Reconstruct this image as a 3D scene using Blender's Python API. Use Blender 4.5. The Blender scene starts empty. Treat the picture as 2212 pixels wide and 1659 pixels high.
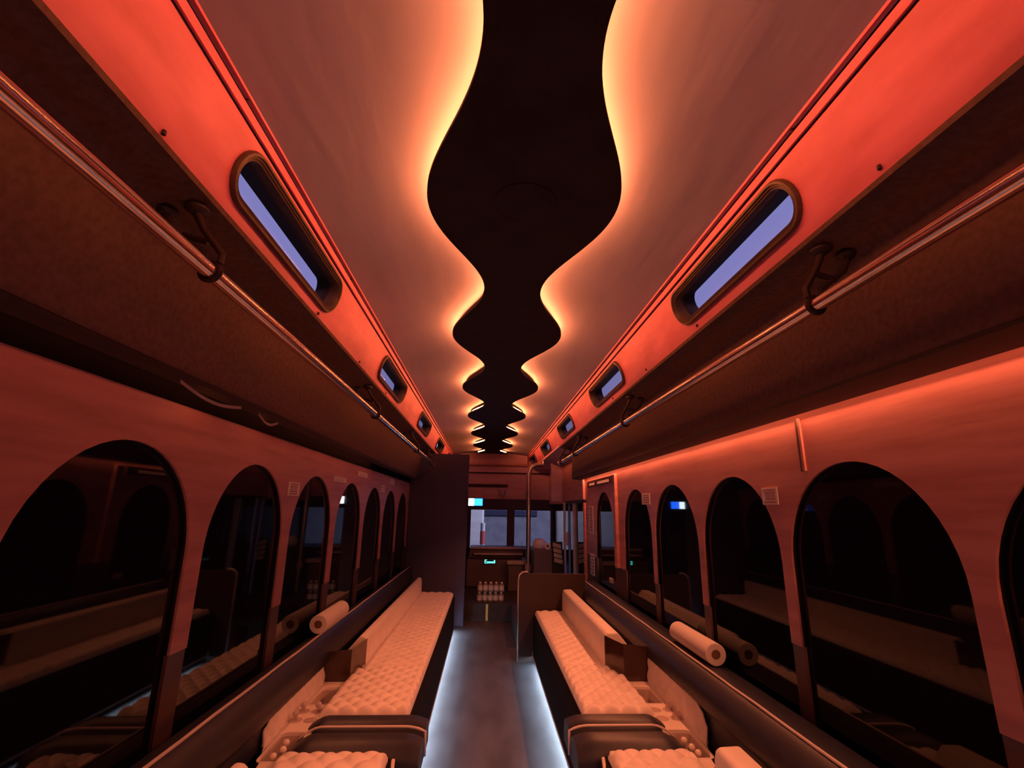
import bpy, bmesh, math, random
from mathutils import Vector, Matrix
random.seed(7)
S = bpy.context.scene
COL = S.collection
PI = math.pi

# ------------------------------------------------------------------ camera
cam_d = bpy.data.cameras.new('camera'); cam = bpy.data.objects.new('camera', cam_d); COL.objects.link(cam)
cam_d.sensor_fit = 'HORIZONTAL'; cam_d.sensor_width = 36.0; cam_d.lens = 1050.0 / 2212.0 * 36.0
cam_d.clip_start = 0.02; cam_d.clip_end = 200
R = Matrix(((0.99845658, -0.02807195, -0.04792097), (-0.05341519, -0.2491174, -0.96699914), (0.0152076, 0.96806637, -0.25023237)))
cam.matrix_world = Matrix.Translation((-.095, 0, 1.35)) @ R.to_4x4()
S.camera = cam
S.view_settings.view_transform = 'Standard'; S.view_settings.look = 'None'
S.view_settings.gamma = 1.0; S.view_settings.exposure = 0.0; S.view_settings.use_curve_mapping = False
S.cycles.use_denoising = True
S.cycles.max_bounces = 10; S.cycles.diffuse_bounces = 6; S.cycles.glossy_bounces = 4; S.cycles.transparent_max_bounces = 12
S.cycles.sample_clamp_indirect = 4.0

# ------------------------------------------------------------------ dusk sky
W = bpy.data.worlds.new('dusk_sky'); S.world = W; W.use_nodes = True
wn = W.node_tree.nodes; wl = W.node_tree.links; wn.clear()
wo = wn.new('ShaderNodeOutputWorld'); wb = wn.new('ShaderNodeBackground'); tc = wn.new('ShaderNodeTexCoord')
sx = wn.new('ShaderNodeSeparateXYZ'); cr = wn.new('ShaderNodeValToRGB')
wl.new(tc.outputs['Generated'], sx.inputs[0]); wl.new(sx.outputs['Z'], cr.inputs['Fac'])
wl.new(cr.outputs['Color'], wb.inputs['Color']); wl.new(wb.outputs[0], wo.inputs['Surface'])
cr.color_ramp.elements[0].position = 0.0; cr.color_ramp.elements[0].color = (.06, .06, .085, 1)
cr.color_ramp.elements[1].position = 0.35; cr.color_ramp.elements[1].color = (.27, .26, .58, 1)
wb.inputs['Strength'].default_value = 1.0

# LED strengths (radiance) and colours: every strip below uses these
AMBER, ORANGE = (1.0, .225, .066), (1.0, .250, .100)
LED_WAVE, LED_SOFFIT, LED_KICK = 106.0, 325.0, 105.0

# ------------------------------------------------------------------ helpers
def mat(name, base=(.5, .5, .5), rough=.5, metal=0.0, spec=.5, noise=None, bump=None, coat=0.0):
    """noise=(scale xyz, colour2, lo, hi) mixes a second colour; bump=(scale, strength, dist)"""
    m = bpy.data.materials.new(name); m.use_nodes = True
    nt = m.node_tree; p = nt.nodes['Principled BSDF']
    p.inputs['Base Color'].default_value = (*base, 1); p.inputs['Roughness'].default_value = rough
    p.inputs['Metallic'].default_value = metal; p.inputs['Specular IOR Level'].default_value = spec
    p.inputs['Coat Weight'].default_value = coat
    t = nt.nodes.new('ShaderNodeTexCoord')
    if noise:
        sc, c2, lo, hi = noise
        mp = nt.nodes.new('ShaderNodeMapping'); mp.inputs['Scale'].default_value = sc
        n = nt.nodes.new('ShaderNodeTexNoise'); n.inputs['Scale'].default_value = 1.0; n.inputs['Detail'].default_value = 6
        r = nt.nodes.new('ShaderNodeValToRGB'); r.color_ramp.elements[0].position = lo; r.color_ramp.elements[1].position = hi
        r.color_ramp.elements[0].color = (*base, 1); r.color_ramp.elements[1].color = (*c2, 1)
        nt.links.new(t.outputs['Object'], mp.inputs[0]); nt.links.new(mp.outputs[0], n.inputs['Vector'])
        nt.links.new(n.outputs['Fac'], r.inputs['Fac']); nt.links.new(r.outputs['Color'], p.inputs['Base Color'])
    if bump:
        sc, st, di = bump
        mp = nt.nodes.new('ShaderNodeMapping'); mp.inputs['Scale'].default_value = sc if isinstance(sc, tuple) else (sc,) * 3
        n = nt.nodes.new('ShaderNodeTexNoise'); n.inputs['Scale'].default_value = 1.0; n.inputs['Detail'].default_value = 4
        b = nt.nodes.new('ShaderNodeBump'); b.inputs['Strength'].default_value = st; b.inputs['Distance'].default_value = di
        nt.links.new(t.outputs['Object'], mp.inputs[0]); nt.links.new(mp.outputs[0], n.inputs['Vector'])
        nt.links.new(n.outputs['Fac'], b.inputs['Height']); nt.links.new(b.outputs[0], p.inputs['Normal'])
    return m

def emit(name, color, strength, one_sided=False):
    m = bpy.data.materials.new(name); m.use_nodes = True
    nt = m.node_tree; nt.nodes.clear()
    o = nt.nodes.new('ShaderNodeOutputMaterial'); e = nt.nodes.new('ShaderNodeEmission')
    e.inputs['Color'].default_value = (*color, 1); e.inputs['Strength'].default_value = strength
    if one_sided:
        g = nt.nodes.new('ShaderNodeNewGeometry'); mx = nt.nodes.new('ShaderNodeMixShader')
        d = nt.nodes.new('ShaderNodeBsdfDiffuse'); d.inputs['Color'].default_value = (.3, .3, .3, 1)
        nt.links.new(g.outputs['Backfacing'], mx.inputs[0]); nt.links.new(e.outputs[0], mx.inputs[1]); nt.links.new(d.outputs[0], mx.inputs[2])
        nt.links.new(mx.outputs[0], o.inputs['Surface'])
    else:
        nt.links.new(e.outputs[0], o.inputs['Surface'])
    return m

def glass(name, tint, clear, rough=.02, body=(.004, .004, .006), spec=.5):
    m = bpy.data.materials.new(name); m.use_nodes = True
    nt = m.node_tree; p = nt.nodes['Principled BSDF']
    p.inputs['Base Color'].default_value = (*body, 1); p.inputs['Roughness'].default_value = rough; p.inputs['Specular IOR Level'].default_value = spec
    o = nt.nodes['Material Output']; t = nt.nodes.new('ShaderNodeBsdfTransparent'); t.inputs['Color'].default_value = (*tint, 1)
    mx = nt.nodes.new('ShaderNodeMixShader'); mx.inputs[0].default_value = clear
    nt.links.new(p.outputs[0], mx.inputs[1]); nt.links.new(t.outputs[0], mx.inputs[2]); nt.links.new(mx.outputs[0], o.inputs['Surface'])
    return m

def link(name, me, m=None, parent=None, smooth=False):
    o = bpy.data.objects.new(name, me); COL.objects.link(o)
    if m is not None and not me.materials: me.materials.append(m)
    if parent is not None: o.parent = parent; o.matrix_parent_inverse = parent.matrix_world.inverted()
    if smooth:
        for p in me.polygons: p.use_smooth = True
    return o

def tag(o, label, cat, group=None):
    o['label'] = label; o['category'] = cat
    if group: o['group'] = group
    return o

def struct(o):
    o['kind'] = 'structure'; return o

def thing(name, label, cat, loc=(0, 0, 0), group=None):
    o = bpy.data.objects.new(name, None); COL.objects.link(o); o.location = loc; o.empty_display_size = .05
    o.matrix_world = Matrix.Translation(loc)
    return tag(o, label, cat, group)

class MB:
    """collects shapes in world space into one mesh"""
    def __init__(s): s.v = []; s.f = []; s.mi = []; s.cur = 0
    def add(s, vs, fs):
        n = len(s.v); s.v += [tuple(v) for v in vs]
        for f in fs: s.f.append([i + n for i in f]); s.mi.append(s.cur)
        return s
    def box(s, x0, x1, y0, y1, z0, z1):
        vs = [(x, y, z) for x in (x0, x1) for y in (y0, y1) for z in (z0, z1)]
        return s.add(vs, [(0, 1, 3, 2), (4, 6, 7, 5), (0, 4, 5, 1), (2, 3, 7, 6), (0, 2, 6, 4), (1, 5, 7, 3)])
    def tube(s, pts, r, n=14, cap=True):
        pts = [Vector(p) for p in pts]; rs = r if isinstance(r, (list, tuple)) else [r] * len(pts)
        vs = []; fs = []; up = None
        for i, p in enumerate(pts):
            t = ((pts[min(i + 1, len(pts) - 1)] - pts[max(i - 1, 0)])).normalized()
            if up is None or abs(up.dot(t)) > .99: up = Vector((0, 0, 1)) if abs(t.z) < .9 else Vector((1, 0, 0))
            a = t.cross(up).normalized(); b = a.cross(t).normalized(); up = b
            for k in range(n):
                q = 2 * PI * k / n; vs.append(p + (a * math.cos(q) + b * math.sin(q)) * rs[i])
        for i in range(len(pts) - 1):
            for k in range(n): fs.append((i * n + k, i * n + (k + 1) % n, (i + 1) * n + (k + 1) % n, (i + 1) * n + k))
        if cap: fs.append(tuple(range(n))[::-1]); fs.append(tuple((len(pts) - 1) * n + k for k in range(n)))
        return s.add(vs, fs)
    def lathe(s, prof, c=(0, 0, 0), n=24, axis='z'):
        vs = []; fs = []; c = Vector(c)
        for (r, h) in prof:
            for k in range(n):
                q = 2 * PI * k / n; a, b = r * math.cos(q), r * math.sin(q)
                vs.append(c + (Vector((a, b, h)) if axis == 'z' else Vector((a, h, b)) if axis == 'y' else Vector((h, a, b))))
        for i in range(len(prof) - 1):
            for k in range(n): fs.append((i * n + k, i * n + (k + 1) % n, (i + 1) * n + (k + 1) % n, (i + 1) * n + k))
        if prof[0] == prof[-1]: return s.add(vs, fs)
        if prof[0][0] > 1e-5: fs.append(tuple(range(n))[::-1])
        if prof[-1][0] > 1e-5: fs.append(tuple((len(prof) - 1) * n + k for k in range(n)))
        return s.add(vs, fs)
    def sweep(s, prof, y0, y1, ny=1, closed=True, cap=True):
        """profile of (x, z) pushed along the bus"""
        n = len(prof); vs = []; fs = []
        for j in range(ny + 1):
            y = y0 + (y1 - y0) * j / ny; vs += [(x, y, z) for x, z in prof]
        for j in range(ny):
            for k in range(n if closed else n - 1): fs.append((j * n + k, j * n + (k + 1) % n, (j + 1) * n + (k + 1) % n, (j + 1) * n + k))
        if closed and cap: fs.append(tuple(range(n))[::-1]); fs.append(tuple(ny * n + k for k in range(n)))
        return s.add(vs, fs)
    def build(s, name, m, parent=None, smooth=False, bevel=0.0, seg=2, angle=None):
        me = bpy.data.meshes.new(name); me.from_pydata(s.v, [], s.f); me.update()
        ms = m if isinstance(m, (list, tuple)) else [m]
        for q in ms: me.materials.append(q)
        for p, i in zip(me.polygons, s.mi): p.material_index = i
        bm = bmesh.new(); bm.from_mesh(me)
        bmesh.ops.remove_doubles(bm, verts=bm.verts, dist=1e-5)
        if bevel > 0:
            es = [e for e in bm.edges if e.is_manifold and e.calc_face_angle(0) > .6]
            bmesh.ops.bevel(bm, geom=es, offset=bevel, segments=seg, affect='EDGES', profile=.5, clamp_overlap=True)
        bmesh.ops.recalc_face_normals(bm, faces=bm.faces)
        bm.to_mesh(me); bm.free()
        o = link(name, me, None, parent)
        if smooth:
            me.polygons.foreach_set('use_smooth', [True] * len(me.polygons))
            if angle is not None: me.set_sharp_from_angle(angle=angle)
        return o

def plate(name, loops, thick, frame, m, parent=None, bevel=0.0):
    """flat outline(s) with holes, given thickness; frame = 4x4 taking (u, v, w) to the world"""
    cu = bpy.data.curves.new(name, 'CURVE'); cu.dimensions = '2D'; cu.fill_mode = 'BOTH'
    cu.extrude = thick / 2 - bevel; cu.bevel_depth = bevel; cu.bevel_resolution = 1
    for lp in loops:
        sp = cu.splines.new('POLY'); sp.points.add(len(lp) - 1); sp.use_cyclic_u = True
        for p, q in zip(sp.points, lp): p.co = (q[0], q[1], 0, 1)
    t = bpy.data.objects.new('tmp', cu); COL.objects.link(t)
    dg = bpy.context.evaluated_depsgraph_get(); dg.update()
    me = bpy.data.meshes.new_from_object(t.evaluated_get(dg)); bpy.data.objects.remove(t); bpy.data.curves.remove(cu)
    me.name = name; me.materials.clear(); me.materials.append(m); me.transform(frame)
    if frame.to_3x3().determinant() < 0: me.flip_normals()
    return link(name, me, None, parent)

def frame(o, u, v, w=None):
    u = Vector(u).normalized(); v = Vector(v).normalized(); w = Vector(w) if w else u.cross(v)
    f = Matrix.Identity(4)
    for i, a in enumerate((u, v, w)):
        for k in range(3): f[k][i] = a[k]
    for k in range(3): f[k][3] = o[k]
    return f

def arch(yc, w, zb, zt, n=24):
    r = w / 2
    return [(yc - r, zb)] + [(yc + r * math.cos(PI - PI * k / n), zt - r + r * math.sin(PI * k / n)) for k in range(n + 1)] + [(yc + r, zb)]

def stadium(yc, L, h, vc, n=12):
    a = L / 2 - h
    return [(yc + a + h * math.cos(-PI / 2 + PI * k / n), vc + h * math.sin(-PI / 2 + PI * k / n)) for k in range(n + 1)] + \
           [(yc - a + h * math.cos(PI / 2 + PI * k / n), vc + h * math.sin(PI / 2 + PI * k / n)) for k in range(n + 1)]

def copy_tree(o, loc):
    """copy of a thing with copies of its parts and sub-parts"""
    c = o.copy(); COL.objects.link(c); c.location = loc
    for ch in list(o.children):
        d = ch.copy(); COL.objects.link(d); d.parent = c; d.matrix_parent_inverse = ch.matrix_parent_inverse.copy()
        for g in list(ch.children):
            e = g.copy(); COL.objects.link(e); e.parent = d; e.matrix_parent_inverse = g.matrix_parent_inverse.copy()
    return c

# ------------------------------------------------------------------ materials
M = dict(
    wood=mat('wood_veneer', (.53, .245, .23), .5, noise=((9, 2.2, 22), (.38, .155, .15), .35, .7), bump=((40, 8, 90), .12, .002)),
    lowwood=mat('dark_shade_veneer', (.075, .030, .034), .45, noise=((9, 2.2, 22), (.05, .02, .022), .35, .7)),
    redpanel=mat('red_veneer', (.74, .20, .33), .5, noise=((14, 4, 14), (.56, .13, .21), .35, .68), bump=((40, 10, 40), .1, .002)),
    fabric=mat('ceiling_fabric', (.45, .43, .55), .9, spec=.15, noise=((3, 1.2, 3), (.38, .36, .47), .4, .7), bump=((11, 2.2, 5), .30, .010)),
    carpet=mat('soffit_carpet', (.155, .095, .085), .85, spec=.2, noise=((60, 60, 60), (.12, .07, .06), .4, .65), bump=(220, .3, .002)),
    black=mat('black_laminate', (.010, .008, .008), .45, bump=(60, .05, .002)),
    matt=mat('painted_shade_black', (.0035, .0025, .0025), .9, spec=.05, bump=(60, .05, .002)),
    valance=mat('dark_valance_board', (.022, .010, .010), .6, bump=(60, .05, .002)),
    vinyl=mat('black_vinyl', (.018, .020, .036), .40, spec=.35, noise=((30, 30, 30), (.024, .027, .045), .4, .7), bump=(140, .12, .002)),
    basecov=mat('black_base_carpet', (.012, .011, .013), .95, spec=.08, bump=(200, .3, .002)),
    white=mat('white_quilted_vinyl', (.78, .72, .70), .48, noise=((12, 12, 12), (.70, .64, .62), .4, .7), bump=(160, .08, .0015)),
    piping=mat('white_piping', (.62, .55, .55), .45, bump=(200, .1, .001)),
    acrylic=mat('cream_acrylic', (.80, .74, .70), .3, noise=((8, 8, 8), (.74, .68, .64), .4, .7)),
    smoke=mat('brown_gloss_panel', (.050, .025, .020), .14, noise=((6, 6, 6), (.035, .016, .014), .4, .7)),
    tray=mat('tray_plastic', (.50, .42, .40), .3, noise=((14, 14, 14), (.42, .35, .33), .4, .7)),
    floor=mat('grey_vinyl_floor', (.095, .105, .135), .5, noise=((7, 2.5, 7), (.06, .062, .08), .35, .65), bump=(90, .06, .002)),
    dark=mat('dark_step_vinyl', (.035, .032, .036), .5, noise=((20, 20, 20), (.025, .022, .026), .4, .6)),
    wave=mat('dark_suede_panel', (.030, .022, .020), .75, spec=.25, noise=((9, 9, 9), (.022, .016, .015), .4, .6), bump=(180, .15, .001)),
    rubber=mat('brown_rubber', (.095, .06, .045), .5, noise=((30, 30, 30), (.07, .045, .035), .4, .6)),
    brass=mat('polished_rail', (.92, .74, .66), .22, metal=1.0, noise=((4, .3, 4), (.86, .68, .60), .4, .6)),
    iron=mat('dark_bracket', (.045, .03, .028), .45, metal=.3, bump=(80, .1, .001)),
    steel=mat('brushed_steel', (.62, .60, .60), .32, metal=1.0, bump=((80, 80, 3), .06, .001)),
    alu=mat('pale_aluminium', (.66, .66, .70), .4, metal=.4, bump=((80, 80, 3), .06, .001)),
    paper=mat('white_paper', (.80, .76, .76), .8, noise=((40, 40, 40), (.74, .70, .70), .4, .6)),
    ink=mat('printed_ink', (.36, .20, .19), .8, noise=((80, 80, 80), (.42, .26, .24), .4, .6)),
    towel=mat('paper_towel', (.84, .80, .78), .9, bump=(120, .25, .002)),
    card=mat('cardboard_core', (.20, .11, .07), .9, bump=(90, .1, .001)),
    partition=mat('glow_tinted_partition', (.052, .050, .115), .7, bump=(120, .15, .002)),  # blue in the base colour stands for monitor glow and haze
    seatback=mat('dark_end_panel', (.030, .016, .016), .6, bump=(120, .15, .002)),
    dash=mat('dash_plastic', (.10, .075, .10), .5, bump=(90, .1, .001)),
    pale=mat('pale_grey_plastic', (.46, .43, .46), .5, noise=((20, 20, 20), (.40, .37, .40), .4, .6)),
    cream=mat('cream_slat', (.66, .62, .56), .5, noise=((20, 20, 20), (.58, .54, .48), .4, .6)),
    header=mat('header_veneer', (.72, .46, .60), .5, noise=((3, 12, 20), (.58, .35, .46), .35, .7)),
    yellow=mat('yellow_tape', (.75, .68, .25), .5, noise=((40, 40, 40), (.65, .58, .20), .4, .6)),
    label=mat('bottle_label', (.55, .50, .47), .6, noise=((60, 60, 60), (.45, .40, .38), .4, .6)),
    cap=mat('bottle_cap', (.66, .64, .66), .4, bump=(200, .1, .001)),
    asphalt=mat('asphalt', (.06, .06, .065), .9, noise=((3, 3, 3), (.04, .04, .045), .4, .6)),
    trailer=mat('white_panel', (.72, .66, .68), .5, noise=((1, 1, 6), (.64, .58, .60), .4, .6)),
    block=mat('grey_block', (.42, .40, .46), .8, noise=((2, 2, 2), (.34, .32, .38), .4, .6)),
    redpaint=mat('red_paint', (.60, .10, .08), .5, bump=(60, .05, .001)),
    tint=glass('tinted_glass', (.45, .45, .5), .06, .03, (.005, .004, .007), .28),
    clear=glass('clear_glass', (.80, .82, .90), .80, .04, (.05, .05, .06)),
    sky_glass=glass('frosted_pane', (.95, .95, 1), .92, .1, (.2, .2, .25)),
    plastic=glass('clear_plastic', (.92, .86, .84), .62, .08, (.55, .45, .42)),
)
LED_A = emit('amber_led_tape', AMBER, LED_WAVE, True)
LED_S = emit('amber_soffit_led', ORANGE, LED_SOFFIT, True)
LED_K = emit('white_kick_led', (.74, .88, 1.0), LED_KICK, True)

YB, YF = -1.4, 9.0            # back and front ends of the saloon

# ------------------------------------------------------------------ shell
mb = MB(); mb.box(-1.3, 1.3, YB - .1, YF + .3, -.06, 0); struct(mb.build('floor', M['floor']))
mb = MB()                                                   # crowned fabric ceiling
n = 24
prof = []
for k in range(n + 1):
    x = -.703 + (.665 + .703) * k / n; u = (x + .02) / .69
    prof.append((x, 2.30 + .065 * (1 - u * u)))
mb.sweep(prof + [(.665, 2.46), (-.703, 2.46)], YB, YF, 40)
struct(mb.build('ceiling', M['fabric'], smooth=True, angle=.6))

SIDE = {'left': dict(s=-1, top=(-.703, 2.30), bot=(-.779, 2.07), band=(-.915, 2.045), low=(-.977, 1.712), wall=-1.05, rail=(-.752, 1.878), yend=6.3),
        'right': dict(s=1, top=(.665, 2.30), bot=(.758, 2.07), band=(.905, 2.045), low=(.895, 1.712), wall=1.05, rail=(.753, 1.88), yend=5.66)}
WIN = 0
for side, d in SIDE.items():
    s = d['s']; t = Vector((d['top'][0], 0, d['top'][1])); b = Vector((d['bot'][0], 0, d['bot'][1]))
    L = (b - t).length; vdir = (b - t) / L; ydir = Vector((0, 1, 0))
    nrm = Vector((-s * abs(vdir.z), 0, -abs(vdir.x)))                          # towards the aisle
    if nrm.dot(vdir) != 0: nrm = (nrm - vdir * nrm.dot(vdir)).normalized()
    F = frame(t - nrm * .006, ydir, vdir, nrm)
    wy = [1.08 + .415 + 1.745 * k for k in range(-1, 5)] if side == 'left' else [1.09 + .415 + 1.715 * k for k in range(-1, 5)]
    hole = [stadium(y, .82, .064, .125) for y in wy]
    struct(plate('trim_1' if s < 0 else 'trim_2', [[(YB, 0), (YF, 0), (YF, L), (YB, L)]] + hole, .012, F, M['redpanel']))
    # batten and ridge where panel meets ceiling
    mb = MB()
    def strip(v0, v1, h, y0=YB, y1=YF):
        c = [t + vdir * v0, t + vdir * v1, t + vdir * v1 + nrm * h, t + vdir * v0 + nrm * h]
        mb.sweep([(q.x, q.z) for q in c], y0, y1)
    strip(-.012, -.004, .016); strip(.008, .028, .010)
    struct(mb.build('trim_3' if s < 0 else 'trim_4', M['redpanel']))
    mb = MB(); strip(-.004, .008, .001); strip(.028, .033, .001)  # thin dark strips painted as the shadow gaps beside the batten
    for y in [.55, 1.0, 1.95, 2.6, 3.3]:
        p = t + vdir * .002 + nrm * .006; mb.lathe([(.0045, -.006), (.0045, .004), (.001, .006)], (p.x, y, p.z), 8)
        p = t + vdir * .225 + nrm * .002; mb.lathe([(.0045, -.006), (.0045, .004), (.001, .006)], (p.x, y - .13, p.z), 8)
    struct(mb.build('trim_5' if s < 0 else 'trim_6', M['valance']))
    for y in wy[1:]:
        WIN += 1
        w_ = struct(thing('window_%d' % WIN, 'x', 'x')); del w_['label'], w_['category']
        def ring(prof):
            m2 = MB(); loops = [[F @ Vector((u, v, o_)) for u, v in stadium(y, .82 + 2 * (h - .064), h, .125)] for h, o_ in prof]
            k_ = len(loops[0]); vs = [p for lp in loops for p in lp]; fs = []
            for i in range(len(loops) - 1):
                for k in range(k_): fs.append((i * k_ + k, i * k_ + (k + 1) % k_, (i + 1) * k_ + (k + 1) % k_, (i + 1) * k_ + k))
            return m2.add(vs, fs)
        ring([(.078, .004), (.079, .012), (.075, .020), (.068, .021), (.065, .015), (.061, .017), (.058, .011), (.054, .013), (.051, .004), (.050, -.012), (.0505, -.022)]).build('frame', M['rubber'], w_, True, angle=.7)
        ring([(.050, -.020), (.0465, -.024), (.0465, -.078), (.075, -.081)]).build('frame_reveal', M['valance'], w_, True, angle=.7)
        plate('pane', [stadium(y, .82 - .03, .0475, .125)], .004, F @ Matrix.Translation((0, 0, -.072)), M['sky_glass'], w_)
    # carpeted soffit under the standee windows
    p0, p1, p2 = d['bot'], d['band'], d['low']
    mb = MB(); e = .012
    curve = [(p0[0] - s * .004, p0[1] + .004), (p0[0], p0[1] - .008), (p0[0] + s * .02, p0[1] - .016)]
    for k in range(7):                                       # quadratic bend into the sloping face
        q = k / 6; a = Vector((p0[0] + s * .06, p0[1] - .024)); c = Vector(p1); f_ = Vector(p1) + (Vector(p2) - Vector(p1)) * .35
        v_ = a * (1 - q) ** 2 + c * 2 * q * (1 - q) + f_ * q * q; curve.append((v_.x, v_.y))
    curve.append((p2[0], p2[1]))
    back = [(x + s * .02, z + .02) for x, z in reversed(curve)]
    mb.sweep(curve + back, YB, d['yend'] if s > 0 else YF, 1)
    struct(mb.build('ceiling_soffit_%s' % side, M['carpet'], smooth=True, angle=.5))
    # black valance board hiding the strip
    mb = MB()
    if s > 0: mb.sweep([(.893, 1.712), (.893, 1.702), (.998, 1.690), (1.004, 1.692), (1.004, 1.722), (1.07, 1.722), (1.07, 1.735), (.93, 1.735)], YB, d['yend'])
    else: mb.sweep([(-.972, 1.716), (-.973, 1.704), (-1.006, 1.693), (-1.010, 1.695), (-1.010, 1.722), (-1.07, 1.722), (-1.07, 1.735), (-.99, 1.740)], YB, d['yend'])
    if s < 0:
        m2 = MB(); m2.box(-1.0498, -1.046, YB, d['yend'], 1.652, 1.722); struct(m2.build('trim_18', M['matt']))  # added black strip, paints the shaded gap along the wall top
    struct(mb.build('trim_7' if s < 0 else 'trim_8', M['valance']))
    # LED tape behind the valance, lights the wall, ledge and seats; a thin emitting face on its carrier
    tilt, cx_, cz_ = (1.12, 1.038, 1.712) if s > 0 else (1.40, -1.036, 1.7125)
    y1 = 5.62 if s > 0 else 4.1; h = .005 if s > 0 else .0042
    tx_, tz_ = math.cos(tilt), math.sin(tilt) * s                   # along the tape's width
    nx_, nz_ = -s * math.sin(tilt), -math.cos(tilt)                  # the way it faces
    vs = [(cx_ + q * h * tx_, y, cz_ + q * h * (-tz_) * 1.0) for y in (YB + .1, y1) for q in (-1, 1)]
    if abs((vs[1][0] - vs[0][0]) * nx_ + (vs[1][2] - vs[0][2]) * nz_) > 1e-6: vs = [(cx_ + q * h * tx_, y, cz_ + q * h * tz_) for y in (YB + .1, y1) for q in (-1, 1)]
    me = bpy.data.meshes.new('led_strip'); me.from_pydata(vs, [], [(0, 1, 3, 2)]); me.update()
    if me.polygons[0].normal.dot(Vector((nx_, 0, nz_))) < 0: me.flip_normals()
    o = link('led_strip', me, LED_S)
    tag(o, 'lit amber light strip tucked along the top of the %s wall above the arched windows' % side, 'light strip')

# wood walls with arched openings
def wall(side, x, centres, w, y1, zb, zt, ztop):
    s = -1 if side == 'left' else 1
    F = frame((x + s * .004, 0, 0), (0, 1, 0), (0, 0, 1), (s, 0, 0))
    out = [(YB, ztop), (YB, zb)]
    for yc, w_, top in centres: out += arch(yc, w_, zb, top)
    out += [(y1, zb), (y1, ztop)]
    struct(plate('wall_' + side, [out], .008, F, M['wood']))
    struct(plate('wall_%s_backing' % side, [out], .010, frame((x + s * .0135, 0, 0), (0, 1, 0), (0, 0, 1), (s, 0, 0)), M['black']))
    F2 = frame((x + s * .010, 0, 0), (0, 1, 0), (0, 0, 1), (s, 0, 0))
    out = [(YB, zb), (YB, .60)]
    posts = []; prev = YB
    for yc, w_, top in centres:
        posts.append((prev, yc - w_ / 2)); prev = yc + w_ / 2
    posts.append((prev, y1))
    loops = [[(a, zb), (a, .5), (b_, .5), (b_, zb)] for a, b_ in posts]
    struct(plate('wall_%s_lower_posts' % side, loops, .012, F2, M['lowwood']))  # posts coloured dark below the sill, where the light from above ends
    mb = MB(); xa, xb = sorted((x + s * .004, x + s * .05)); mb.box(xa, xb, YB, y1, 0, .56)
    struct(mb.build('wall_%s_base' % side, M['lowwood']))
LC = [(1.378 + .746 * k, .655, 1.517) for k in range(-3, 7)]
RC = [(1.513 + .752 * k, .688, 1.515) for k in range(-3, 4)] + [(4.80, .70, 1.53)]
wall('left', -1.05, LC, .655, 6.3, .90, 1.517, 1.725)
wall('right', 1.05, RC, .69, 5.66, .89, 1.515, 1.725)
for side, x, C in (('left', -1.05, LC), ('right', 1.05, RC)):
    s = -1 if x < 0 else 1
    for yc, w_, top in C:
        if yc < .3: continue
        WIN += 1
        F = frame((x + s * .0225, 0, 0), (0, 1, 0), (0, 0, 1), (s, 0, 0))
        struct(plate('window_%d' % WIN, [arch(yc, w_ + .05, .55, top + .02)], .006, F, M['tint']))
# board joint over the window on the right wall and the raised end frame
mb = MB(); mb.box(1.042, 1.05, 1.700, 1.712, 1.50, 1.69); struct(mb.build('trim_9', M['wood']))
mb = MB(); mb.box(1.046, 1.0505, 1.712, 1.730, 1.50, 1.69); struct(mb.build('trim_10', M['lowwood']))
mb = MB(); mb.box(1.02, 1.05, 4.26, 4.34, .89, 1.665); struct(mb.build('trim_11', M['wood'], bevel=.004))
mb = MB(); mb.box(-1.3, 1.3, YB - .08, YB, 0, 2.45); struct(mb.build('wall_back', M['lowwood']))

# ------------------------------------------------------------------ wavy ceiling light
def half(y): return .216 + .090 * math.cos(2 * PI * (y - 1.375) / 1.232)
ys = [YB + .1 + (8.62 - YB - .1) * k / 520 for k in range(521)]
cl = thing('ceiling_light_panel', 'long dark wavy-edged panel with glowing amber edges down the centre of the ceiling', 'ceiling light', (0, 1, 2.30))
F = frame((0, 0, 2.306), (1, 0, 0), (0, 1, 0), (0, 0, 1))
plate('panel', [[(-half(y), y) for y in ys] + [(half(y), y) for y in reversed(ys)]], .012, F, M['wave'], cl)
for sg in (-1, 1):
    vs = []; fs = []
    for i, y in enumerate(ys):
        dx = (half(y + .01) - half(y - .01)) / .02; nn = Vector((1, -dx)).normalized()
        px, py = (half(y) - .034 * nn.x) * sg, y - .034 * nn.y
        vs += [(px, py, 2.323), (px, py, 2.336)]
        if i: fs.append((2 * i - 2, 2 * i, 2 * i + 1, 2 * i - 1) if sg > 0 else (2 * i - 2, 2 * i - 1, 2 * i + 1, 2 * i))
    me = bpy.data.meshes.new('light_strip'); me.from_pydata(vs, [], fs); me.update()
    o = link('light_strip', me, LED_A, cl); o['label'] = 'amber light strip'
mb = MB(); mb.lathe([(.0, 2.3005), (.088, 2.3005), (.093, 2.297), (.100, 2.295), (.104, 2.298), (.105, 2.3015)], (.004, 1.36, 0), 48)
mb.build('speaker_grille', M['wave'], cl, True)
mb = MB()
for y in (-.6, .9, 2.4, 3.9, 5.4, 6.9, 8.3): mb.box(-.05, .05, y - .04, y + .04, 2.310, 2.369)
mb.build('hanger_block', M['black'], cl)

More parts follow.
